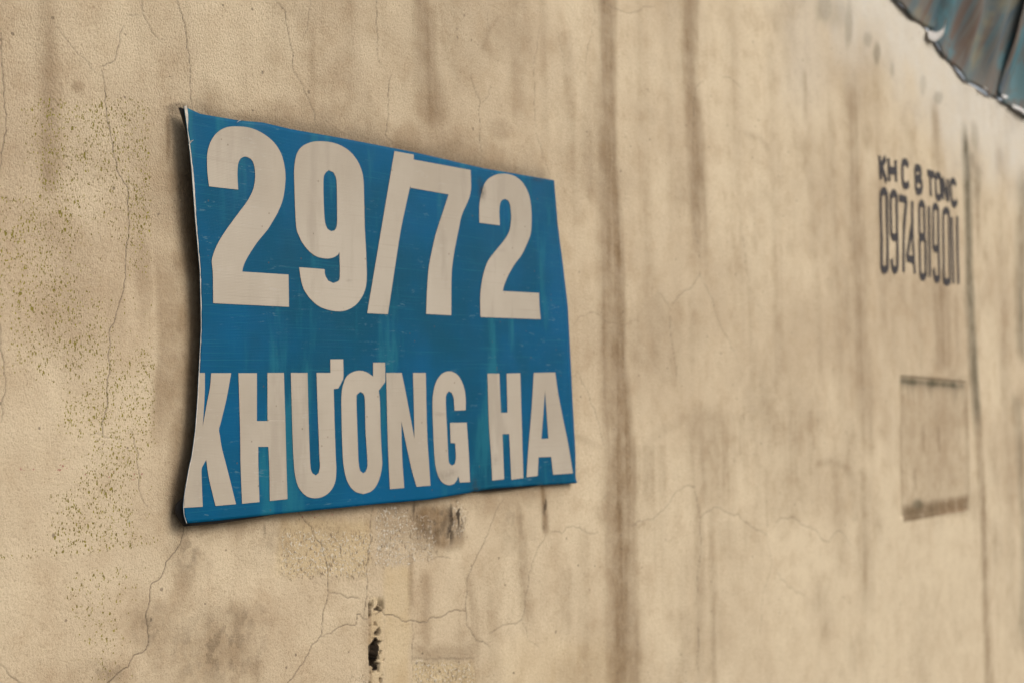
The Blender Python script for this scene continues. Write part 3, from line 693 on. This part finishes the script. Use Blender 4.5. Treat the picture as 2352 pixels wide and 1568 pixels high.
def oval(x0, y0, x1, y1, skew=0):
    """tall rounded ring; skew leans its foot to the right"""
    cx, w, h = (x0 + x1) / 2, (x1 - x0) / 2, min(abs(x1 - x0) * 1.0, abs(y1 - y0) / 2)
    pts = []
    for k in range(9):
        a = math.pi * (1 - k / 8)
        pts.append((cx + w * math.cos(a), y0 + h - h * math.sin(a)))
    for k in range(9):
        a = math.pi * k / 8
        pts.append((cx + skew + w * math.cos(a), y1 - h + h * math.sin(a)))
    return pts + [pts[0]]

GL = [
 ('K', [[(162, 155), (176, 390)], [(222, 175), (180, 262)], [(182, 262), (232, 412)]]),
 ('H', [[(250, 180), (260, 408)], [(318, 198), (328, 412)], [(254, 298), (323, 306)]]),
 ('C', [[(445, 262), (425, 222), (398, 222), (386, 262), (388, 385), (402, 440), (430, 452), (450, 420)]]),
 ('B', [[(515, 275), (522, 500)], [(515, 275), (558, 284), (568, 325), (556, 372), (520, 383)], [(520, 383), (566, 398), (580, 450), (568, 500), (522, 504)]]),
 ('T', [[(635, 322), (705, 345)], [(664, 336), (670, 555)]]),
 ('O', [oval(716, 346, 764, 570, 8)]),
 ('N', [[(784, 372), (794, 588)], [(786, 372), (838, 600)], [(832, 380), (842, 604)]]),
 ('C', [[(915, 450), (900, 410), (874, 408), (864, 450), (872, 575), (888, 622), (912, 628), (926, 592)]]),
 ('0', [oval(180, 500, 238, 1275, 14)]),
 ('9', [oval(276, 522, 334, 958, 8), [(334, 580), (342, 900), (346, 1210), (330, 1272), (305, 1262), (288, 1165)]]),
 ('7', [[(358, 566), (432, 590)], [(428, 590), (408, 900), (404, 1295)]]),
 ('4', [[(482, 600), (492, 900), (514, 1312)], [(492, 790), (440, 1160)], [(436, 1160), (508, 1178)]]),
 ('8', [oval(556, 622, 606, 955, 4), oval(562, 955, 620, 1345, 8)]),
 ('1', [[(650, 650), (668, 1345)]]),
 ('9', [oval(692, 650, 742, 1070, 6), [(742, 700), (750, 1050), (758, 1320), (742, 1366), (718, 1350), (700, 1260)]]),
 ('0', [oval(792, 690, 850, 1395, 12)]),
 ('1', [[(878, 755), (898, 1408)]]),
 ('1', [[(930, 748), (946, 1412)]]),
]
for k, (ch, st) in enumerate(GL):
    link_mesh('painted_letter' if k < 8 else 'painted_digit', stroke_mesh(st, 0.0114), M_paint, wall)

# ------------------------------------------------------------------ the blue house number sign
WL = on_wall(440, 700).x
WR = on_wall(1300, 800).x
def w_sign(x, z):
    """distance of the sign's face from the wall"""
    u = (x - WL) / (WR - WL)
    v = (z - EYE)
    uc = min(max(u, -0.05), 1.05)
    w = 0.0100 - 0.0037 * uc
    w += 0.0022 * math.exp(-((u + 0.0) / 0.07) ** 2) * (0.6 + abs(v) * 3)          # lips at the left corners
    w += 0.0007 * math.sin(x * 42 + v * 9) + 0.0005 * math.sin(x * 75 - v * 22 + 1)    # slack in the cloth
    w += 0.0011 * math.exp(-((u - 0.12 - v * 0.10) / 0.022) ** 2)
    w += 0.0009 * math.exp(-((u - 0.70 + v * 0.25) / 0.02) ** 2) * (0.5 - v * 2)
    return w

def on_sign(px, py, lift=0.0):
    off = 0.015
    for _ in range(7):
        p = on_wall(px, py, off)
        off = w_sign(p.x, p.z) + lift
    return on_wall(px, py, off)

sign = bpy.data.objects.new('house_number_sign', None)
col.objects.link(sign)
sign.empty_display_size = 0.1
o_ = on_wall(870, 1160)
sign.location = (o_.x, 0, o_.z)
tag(sign, 'blue vinyl sign with cream lettering 29/72 fixed to the cracked plaster wall', 'sign')
def child(ob, parent):
    ob.parent = parent
    ob.matrix_parent_inverse = Matrix.Translation(-sign.location)
    return ob
def sub(ob, parent):
    ob.parent = parent
    return ob

def along(pts, t):
    d = [0.0]
    for a, b in zip(pts[:-1], pts[1:]): d.append(d[-1] + math.hypot(b[0] - a[0], b[1] - a[1]))
    d = np.array(d) / d[-1]
    return np.stack([np.interp(t, d, [p[0] for p in pts]), np.interp(t, d, [p[1] for p in pts])], -1)

def coons(T, B, L, R, nu, nv):
    u, v = np.linspace(0, 1, nu), np.linspace(0, 1, nv)
    t_, b_, l_, r_ = along(T, u), along(B, u), along(L, v), along(R, v)
    U, V = u[None, :, None], v[:, None, None]
    G = (1 - V) * t_[None] + V * b_[None] + (1 - U) * l_[:, None] + U * r_[:, None]
    G -= (1 - U) * (1 - V) * t_[0] + U * (1 - V) * t_[-1] + (1 - U) * V * b_[0] + U * V * b_[-1]
    return G

SMUDGE = [(1106, 440, 6, 18, .85), (1102, 420, 4, 10, .6), (1090, 1112, 6, 16, .5), (1094, 1122, 8, 5, .8), (1282, 512, 3, 10, .7), (1236, 412, 14, 4, .7), (1020, 1092, 16, 12, .3), (1038, 1085, 12, 8, .25), (1138, 1055, 8, 12, .2),
          (536, 540, 1.5, 12, .2), (1150, 575, 8, 4, .18), (1010, 950, 10, 3, .25), (650, 960, 14, 3, .12), (455, 1120, 12, 40, .10), (800, 645, 3, 3, .3), (1306, 720, 3, 60, .3), (1318, 1000, 3, 60, .25)]
def smudge(px, py):
    s = 0
    for x, y, rx, ry, k in SMUDGE: s = np.maximum(s, k * np.exp(-((px - x) / rx) ** 2 - ((py - y) / ry) ** 2))
    return s

def surface(name, G, lift, mat, parent=None):
    P = np.array([[tuple(on_sign(p[0], p[1], lift)) for p in row] for row in G])
    return grid_mesh(name, P, mat, parent, True, {'smudge': smudge(G[..., 0], G[..., 1])})

Gs = coons(OUT_T, OUT_B, OUT_L, OUT_R, 150, 130)
face = surface('banner', Gs, 0.0, M_blue)
child(face, sign)
# flip so that the face looks at the alley, and give the cloth its thickness
bm = bmesh.new(); bm.from_mesh(face.data)
bmesh.ops.recalc_face_normals(bm, faces=bm.faces)
if sum(f.normal.y for f in bm.faces) > 0: bmesh.ops.reverse_faces(bm, faces=bm.faces)
edge = [e for e in bm.edges if e.is_boundary]
ret = bmesh.ops.extrude_edge_only(bm, edges=edge)
for v in ret['geom']:
    if isinstance(v, bmesh.types.BMVert): v.co.y += 0.0012
bm.to_mesh(face.data); bm.free()

# raw white cut edge on the left
rows = []
for i, t in enumerate(np.linspace(0.0, 1.0, 90)):
    p = along(OUT_L, np.array([t]))[0]
    wdt = 5.0 * (1 - sstep(0.02, 0.06, t)) + 1.1 + random.uniform(-.5, .8) + 2.0 * math.exp(-((t - .2) / .08) ** 2)
    rows.append([(p[0] - 0.4 * (t > .06), p[1]), (p[0] + (wdt if t < 0.9 else 0.6), p[1] - (3 if t < .03 else 0))])
P = np.array([[tuple(on_sign(q[0], q[1], 0.0007)) for q in r] for r in rows])
sub(grid_mesh('cut_edge', P, M_cut), face)

# lettering
def smooth_ring(pts):
    n = len(pts)
    v = [Vector(p) for p in pts]
    corner = []
    for i in range(n):
        a, b = v[i] - v[i - 1], v[(i + 1) % n] - v[i]
        corner.append(abs(math.degrees(a.angle_signed(b))) > 36 if a.length and b.length else True)
    out = []
    for i in range(n):
        p1, p2 = v[i], v[(i + 1) % n]
        p0 = v[i - 1] if not corner[i] else p1 - (p2 - p1)
        p3 = v[(i + 2) % n] if not corner[(i + 1) % n] else p2 + (p2 - p1)
        k = 5 if not (corner[i] and corner[(i + 1) % n]) else 1
        for j in range(k):
            t = j / k
            out.append(0.5 * ((2 * p1) + (p2 - p0) * t + (2 * p0 - 5 * p1 + 4 * p2 - p3) * t * t + (3 * p1 - p0 - 3 * p2 + p3) * t ** 3))
    return out

def glyph(name, rings, lift=0.00045):
    rings = [[Vector((p.x, p.y, 0)) for p in smooth_ring(r)] for r in rings]
    flat = [p for r in rings for p in r]
    tris = tessellate_polygon(rings)
    bm = bmesh.new()
    vs_ = [bm.verts.new(p) for p in flat]
    for t in tris:
        try: bm.faces.new([vs_[i] for i in t])
        except ValueError: pass
    xs, ys = [p.x for p in flat], [p.y for p in flat]
    for ax, lo, hi_ in ((0, min(xs), max(xs)), (1, min(ys), max(ys))):
        k = lo + 9
        while k < hi_:
            co, no = ((k, 0, 0), (1, 0, 0)) if ax == 0 else ((0, k, 0), (0, 1, 0))
            bmesh.ops.bisect_plane(bm, geom=bm.verts[:] + bm.edges[:] + bm.faces[:], plane_co=co, plane_no=no)
            k += 9
    bmesh.ops.triangulate(bm, faces=[f for f in bm.faces if len(f.verts) > 4])
    sm = []
    for v in bm.verts:
        sm.append(float(smudge(v.co.x, v.co.y)))
        v.co = on_sign(v.co.x, v.co.y, lift)
    bmesh.ops.recalc_face_normals(bm, faces=bm.faces)
    for f in bm.faces:
        f.normal_update()
        if f.normal.y > 0: f.normal_flip()
        f.smooth = True
    me = bpy.data.meshes.new(name)
    bm.to_mesh(me); bm.free()
    a = me.attributes.new('smudge', 'FLOAT', 'POINT')
    a.data.foreach_set('value', sm)
    return sub(link_mesh(name, me, M_white), face)

DIG = [
 ('digit', [[(480.2, 428.5), (476.2, 393.5), (476.2, 353.5), (483.6, 326.8), (497, 306.8), (517, 294), (540, 290.8), (573.6, 294), (603.6, 306.8), (630, 328.5), (647, 357), (654.7, 390), (655.3, 420), (650, 457), (638.7, 487), (623.6, 513.6), (613, 530), (590, 558), (570, 589), (560, 609), (556.3, 624.3), (662.7, 631), (663.7, 705), (489.6, 696.7), (489, 632.7), (486.5, 602.6), (488.5, 589), (497, 566), (510, 542.6), (530, 513.6), (553.6, 482), (570, 459), (582, 433.5), (586, 407), (584.3, 383.5), (578.6, 368.5), (568.6, 361.5), (560, 360.5), (552, 365), (547, 377), (545.3, 400), (547, 436)]]),
 ('digit', [[(676, 383.5), (682, 353.5), (695, 336), (717, 326.5), (740, 325), (763.7, 328), (784.4, 335.5), (804.4, 349), (821, 370), (831, 393.5), (835, 417), (836.4, 467), (837.8, 522.6), (839.6, 556), (841.8, 606), (842.3, 639), (839.4, 662.7), (831, 683), (817.8, 700), (801, 710.5), (784.4, 715), (763.7, 714), (737, 706), (717, 691), (700, 669), (692, 646), (687, 614.3), (745.4, 618.6), (747, 632.7), (753.7, 645), (765.4, 650.5), (775.4, 647), (780.4, 636), (779.7, 579.3), (775.4, 586), (763.7, 592.5), (747, 594), (727, 589.3), (710.4, 577.6), (695.4, 559.3), (687, 542.6), (680.5, 522.6), (677.5, 470), (676, 420)],
            [(743, 413.5), (747, 398.5), (755, 391.5), (765.4, 396), (772, 410), (773.7, 433.5), (774.4, 483.6), (773.7, 518), (768.7, 529.5), (760.4, 531.6), (752, 526), (746.4, 510), (743.5, 467)]]),
 ('slash', [[(906, 347.5), (950, 355.5), (950, 367), (943, 428), (941, 433), (921.8, 522.6), (911, 589), (891, 722), (843.4, 719.4), (874.4, 535)]]),
 ('digit', [[(950, 367), (1081, 391), (1080.5, 445), (1061, 494), (1054.5, 522.6), (1044.5, 572.6), (1039.5, 606), (1037, 639), (1036.5, 724.4), (979, 721.4), (980.5, 672.7), (984, 622.6), (988, 596), (998, 549), (1005.5, 522.6), (1030.5, 447), (944, 432), (943, 428)]]),
 ('digit', [[(1101, 512), (1101, 473.6), (1104.6, 450), (1111, 427), (1121, 412), (1138, 402), (1154.6, 399.5), (1171, 401), (1188, 408.5), (1203, 423.5), (1214.6, 447), (1219.6, 473.6), (1221, 505), (1219, 536), (1211, 559), (1198, 586), (1181, 609), (1166, 636), (1158, 656), (1155, 668.7), (1238, 673.3), (1239.6, 709), (1242, 733.4), (1103.6, 728.4), (1103, 689), (1104.5, 664), (1109.6, 632.7), (1119.6, 602.6), (1134.6, 581), (1151, 561), (1164, 543), (1171, 527), (1174, 503), (1173.5, 487), (1172, 473.6), (1168, 462.5), (1161, 457.5), (1154.6, 458.5), (1149.6, 466), (1147, 484), (1148, 518)]]),
 ('letter', [[(457.4, 855.4), (470.6, 855.4), (470, 906), (465.6, 978), (475, 926), (482, 889.5), (485, 856), (531, 856), (520, 916), (507, 969.5), (503, 984.5), (505, 999.5), (510, 1029.5), (525, 1088), (542, 1156.7), (495, 1160.7), (480, 1098), (473.6, 1055), (467, 1066.7), (463, 1078), (463.6, 1111.7), (465.6, 1162.7), (422.3, 1165), (426, 1128), (434.5, 1078), (442, 1045), (449.6, 989.5), (454.6, 923)]]),
 ('letter', [[(547.6, 856), (590, 856), (590, 966), (614.3, 966), (614.3, 855.4), (652, 855.4), (655.3, 966), (657.3, 1045), (660.3, 1145), (619.6, 1149.4), (618.6, 1078), (616.3, 1025), (593, 1025), (593.6, 1078), (596, 1151.7), (556, 1155.7), (552.5, 1065), (551.5, 989.5)]]),
 ('letter', [[(668, 855.4), (706.4, 855.4), (708.7, 956), (711.5, 1045), (713.7, 1075), (717.5, 1086), (725.4, 1090.5), (732, 1085), (734.7, 1070), (733.7, 1045), (730, 950), (727, 855.4), (759, 855.4), (758.7, 824.4), (788.2, 824.4), (788.8, 864), (784, 878), (777, 891), (766.4, 892.8), (768.5, 970), (771, 1045), (772.5, 1078), (770, 1105), (760.4, 1125), (743.7, 1138.5), (723.7, 1143), (703.7, 1138), (687, 1120), (678.7, 1095), (674.8, 1061.7), (671.5, 989.5)]]),
 ('letter', [[(784.6, 902.8), (789.8, 877), (797.7, 862), (811, 853.3), (827.8, 850.4), (842.8, 854.4), (857, 863.8), (857, 832), (884.5, 832), (885, 876), (870, 896), (872.8, 925), (874.4, 989.5), (877, 1045), (877.8, 1064), (874.4, 1088), (866, 1111.7), (853, 1127), (834.4, 1133.4), (815, 1127), (799.4, 1108), (789.8, 1073), (786.2, 1023), (784.4, 956)],
             [(818.8, 918), (821, 904), (827.8, 898.8), (834.4, 903), (838, 918), (839.6, 989.5), (843.2, 1045), (843.6, 1070), (839.8, 1082), (833.8, 1085.7), (827, 1080), (824, 1063), (822, 1023)]]),
 ('letter', [[(887, 855.4), (922.8, 855.4), (934.5, 914), (952, 1006), (950.5, 930), (948.5, 855.4), (977.8, 855.4), (981, 989.5), (984.2, 1045), (988.8, 1114), (956.8, 1116.7), (944, 1071), (921.8, 966), (923.6, 1045), (928.5, 1119.4), (895.5, 1122.4), (892.6, 1061.7), (890, 989.5)]]),
 ('letter', [[(1069.5, 941), (1069.5, 914), (1066, 889.5), (1056, 866), (1043, 854.6), (1029.5, 852), (1014.5, 858), (1001.5, 876), (994.8, 902.8), (993.3, 930), (995, 989.5), (997.8, 1045), (1000.8, 1071.7), (1007.8, 1095), (1017.8, 1108), (1031, 1113), (1043, 1110), (1049.5, 1101), (1052.8, 1091.7), (1056, 1107), (1079.5, 1106), (1077, 1045), (1072, 969.5), (1033.5, 970), (1035, 1016), (1045.5, 1017), (1047, 1045), (1046.6, 1056), (1044, 1065), (1038, 1068), (1032.5, 1064), (1030, 1052), (1027, 989.5), (1024, 925), (1025.2, 906), (1031, 897.5), (1037.5, 901.5), (1042, 914), (1044, 942)]]),
 ('letter', [[(1119.6, 857), (1147, 857), (1150.6, 947), (1165.6, 946.8), (1163.6, 857), (1195, 856), (1199, 989.5), (1202, 1096.7), (1174.6, 1100.7), (1169.6, 995.5), (1154, 996), (1158, 1099.4), (1130.6, 1102.4), (1128, 1045), (1123, 972.8)]]),
 ('letter', [[(1226, 855.4), (1275.3, 854.4), (1281, 896), (1291, 949.5), (1304.6, 1016), (1316, 1085.7), (1270.6, 1089), (1266, 1048), (1237, 1049), (1235, 1091.7), (1209.6, 1095), (1213, 1036), (1221, 939.5)],
             [(1252, 896), (1259.6, 1006), (1243.6, 1007)]]),
]
for nm, rings in DIG: glyph(nm, rings)

# black board behind the vinyl; its corners reach past the cloth on the left
def shifted(pts, f): return [(p[0] + f(p)[0], p[1] + f(p)[1]) for p in pts]
def board_shift(p):
    x, y = p
    dx = 10.0
    dx -= 19 * math.exp(-((y - 255) / 60) ** 2)
    dx -= 30 * sstep(1128, 1138, y) - 12 * sstep(1165, 1201, y)
    return (dx, 2)
BL = shifted(OUT_L, board_shift)
BT = [BL[0]] + shifted(OUT_T[1:-1], lambda p: (0, 4)) + [(1266, 420)]
BR = [(1266, 420)] + shifted(OUT_R[1:-1], lambda p: (-7, 0)) + [(1316, 1106)]
BB = [(BL[-1][0] + 4, BL[-1][1] + 5)] + [(500, 1201.5), (580, 1189.5), (634, 1180), (784, 1162), (984.5, 1143), (1078, 1129), (1120, 1128), (1200, 1120), (1260, 1111)] + [(1316, 1106)]
BL[-1] = BB[0]
Gb = coons(BT, BB, BL, BR, 60, 50)
def tuck(p):
    k = float(math.exp(-((p[0] - 404) / 26) ** 2) * sstep(1085, 1135, p[1]))
    q = on_sign(p[0], p[1], -0.0022)
    return tuple(on_wall(p[0], p[1], -q.y * (1 - k) + 0.0048 * k))
Pf = np.array([[tuck(p) for p in row] for row in Gb])
board = grid_mesh('backing_board', Pf, M_black)
bm = bmesh.new(); bm.from_mesh(board.data)
bmesh.ops.recalc_face_normals(bm, faces=bm.faces)
if sum(f.normal.y for f in bm.faces) > 0: bmesh.ops.reverse_faces(bm, faces=bm.faces)
ret = bmesh.ops.extrude_edge_only(bm, edges=[e for e in bm.edges if e.is_boundary])
for v in ret['geom']:
    if isinstance(v, bmesh.types.BMVert): v.co.y += 0.0030
bm.to_mesh(board.data); bm.free()
child(board, sign)
def batten(px, y0, y1):
    a, b = on_wall(px, y0), on_wall(px, y1)
    w = w_sign(a.x, (a.z + b.z) / 2)
    bm = bmesh.new()
    bmesh.ops.create_cube(bm, size=1)
    for v in bm.verts:
        v.co = Vector((a.x + v.co.x * 0.03, -0.5 * (w - 0.003) + v.co.y * (w - 0.003) + 0.003, (a.z + b.z) / 2 + v.co.z * (a.z - b.z)))
    bmesh.ops.bevel(bm, geom=bm.edges[:], offset=0.0012, segments=1, affect='EDGES')
    me = bpy.data.meshes.new('batten'); bm.to_mesh(me); bm.free()
    child(link_mesh('batten', me, M_wood), sign)
batten(640, 340, 1140)
batten(1150, 430, 1090)
# loose threads of the cloth
def thread(pts):
    rows = []
    for p in pts:
        c = on_sign(p[0], p[1], 0.0016)
        rows.append([tuple(c + Vector((0.0003 * math.cos(k * 2.09), 0, 0.0003 * math.sin(k * 2.09)))) for k in range(4)])
    sub(grid_mesh('loose_thread', np.array(rows), M_cut), face)
thread([(433.5, 333), (437, 329), (440, 325), (444, 322)])
thread([(434.5, 331), (438, 324), (441, 322.5)])
thread([(545, 281), (549, 278), (554, 276.5), (560, 277)])
thread([(1322, 1109), (1326, 1108), (1329, 1104), (1331, 1102)])

# ------------------------------------------------------------------ weathered roofing sheets along the top of the wall
def roofing_sheet(edge, n_wave, phase, front, mat, label, hgt=0.75, lean0=0.16, round_r=0.0, skew=0.0):
    pts = [on_wall(p[0], p[1], front) for p in edge]
    n, r = 90, 46
    s = np.linspace(0, 1, n)
    d = np.array([0] + list(np.cumsum([(b - a).length for a, b in zip(pts[:-1], pts[1:])])))
    width = d[-1]
    d = d / d[-1]
    ex, ez = np.interp(s, d, [p.x for p in pts]), np.interp(s, d, [p.z for p in pts])
    h = np.linspace(0, 1, r) ** 1.2
    P = np.zeros((r, n, 3)); UV = np.zeros((r, n, 2))
    for i, hh in enumerate(h):
        H = hh * hgt
        wave = 0.011 * np.sin(2 * math.pi * (s * n_wave + phase + 0.25 * hh)) * (0.25 + 0.75 * sstep(0, .2, hh)) + 0.006 * (fbm(s * 9 + phase * 3, s * 0 + hh * 5, 500) - .5)
        P[i, :, 0] = ex + skew * H + 0.02 * hh * np.sin(s * 9)
        P[i, :, 1] = -front - 0.004 - lean0 * H - 0.35 * H * H + wave - 0.012 * sstep(0, .2, hh)
        P[i, :, 2] = ez + H + 0.007 * (np.abs(np.sin(math.pi * (s * n_wave + phase))) - 0.5) * (1 - sstep(0, .15, hh))
        UV[i, :, 0] = s * width - 0.10 * (1 - math.exp(-H / 0.14)) + 0.02 * math.sin(hh * 9); UV[i, :, 1] = H
    o = grid_mesh('roofing_sheet', P, mat)
    me = o.data
    uvl = me.uv_layers.new(name='UVMap')
    idx = np.empty(len(me.loops), np.int32); me.loops.foreach_get('vertex_index', idx)
    uvl.data.foreach_set('uv', UV.reshape(-1, 2)[idx].reshape(-1).astype(np.float32))
    bm = bmesh.new(); bm.from_mesh(me)
    bmesh.ops.recalc_face_normals(bm, faces=bm.faces)
    if sum(f.normal.y for f in bm.faces) > 0: bmesh.ops.reverse_faces(bm, faces=bm.faces)
    ret = bmesh.ops.extrude_edge_only(bm, edges=[e for e in bm.edges if e.is_boundary])
    for v in ret['geom']:
        if isinstance(v, bmesh.types.BMVert): v.co.y += 0.0015
    bm.to_mesh(me); bm.free()
    tag(o, label, 'roofing sheet', 'weathered sheets along the wall top')
    return o, P

def rim(o, P, ij, wdt, dy=0.0):
    """white strip imitating bright glints along a run of sheet points"""
    rows = []
    for k, (i, j) in enumerate(ij):
        p = Vector(P[i, j]) - Vector((dy * 1.4, dy, 0))
        f = math.sin(math.pi * (k + .5) / len(ij)) ** .5
        rows.append([(p.x - .001, p.y - .004, p.z + wdt[1] * f), (p.x, p.y - .010, p.z), (p.x + wdt[0] * f * random.uniform(.6, 1), p.y - .006, p.z - wdt[1] * f * random.uniform(.5, 1))])
    g_ = grid_mesh('glint_edge', np.array(rows), M_rim)  # white strip added for the bright glints at the sheet edges
    g_.parent = o
    return g_

shA, PA = roofing_sheet([(1700, -190), (1900, -100), (2045, 0), (2090, 38), (2128, 70), (2146, 74), (2160, 66), (2168, 48)], 5, 0.1, 0.004, sheet_material('weathered_sheet_brown', 1.3), 'short teal and brown weathered sheet ending in a rounded corner, highest along the wall top')
shB, PB = roofing_sheet([(2128, 62), (2140, 96), (2162, 126), (2202, 173), (2217, 185), (2250, 208), (2289, 230), (2304, 226), (2326, 205)], 4, 0.35, 0.002, sheet_material('weathered_sheet_streaked', 4.1), 'broad blue-grey sheet with rusty streaks in the middle of the wall top')
shC, PC = roofing_sheet([(2285, 215), (2300, 234), (2330, 256), (2352, 268), (2440, 320), (2560, 400)], 6, 0.7, 0.002, sheet_material('weathered_sheet_teal', 7.7), 'teal sheet at the far right end, partly tucked behind its streaked neighbour')
# the curled, bleached corner of the first sheet
inn = along([(2131, 70), (2143, 72), (2156, 65), (2166, 55), (2170, 40)], np.linspace(0, 1, 16))
out = along([(2132, 86), (2137, 92), (2147, 97), (2161, 87), (2169, 75), (2171, 60), (2172, 40)], np.linspace(0, 1, 16))
rows = []
for a, b in zip(inn, out):
    rows.append([tuple(on_wall(*(a + (b - a) * q + (0, random.uniform(-.8, .8))), 0.004 + 0.0011 * len(rows) + 0.006 * math.sin(math.pi * q * .6))) for q in (0, .25, .5, .75, 1)])
lip = grid_mesh('curled_corner', np.array(rows), M_lip)
lip.parent = shA
rim(shB, PB, [(0, j) for j in range(50, 54)], (0.004, 0.003))
rim(shB, PB, [(0, j) for j in range(71, 76)], (0.006, 0.005))
rim(shC, PC, [(0, j) for j in range(8, 20)], (0.008, 0.007))
rim(shB, PB, [(i, 89) for i in range(6, 12)], (0.020, 0.002), 0.036)

scene.render.resolution_x, scene.render.resolution_y = 1024, 682
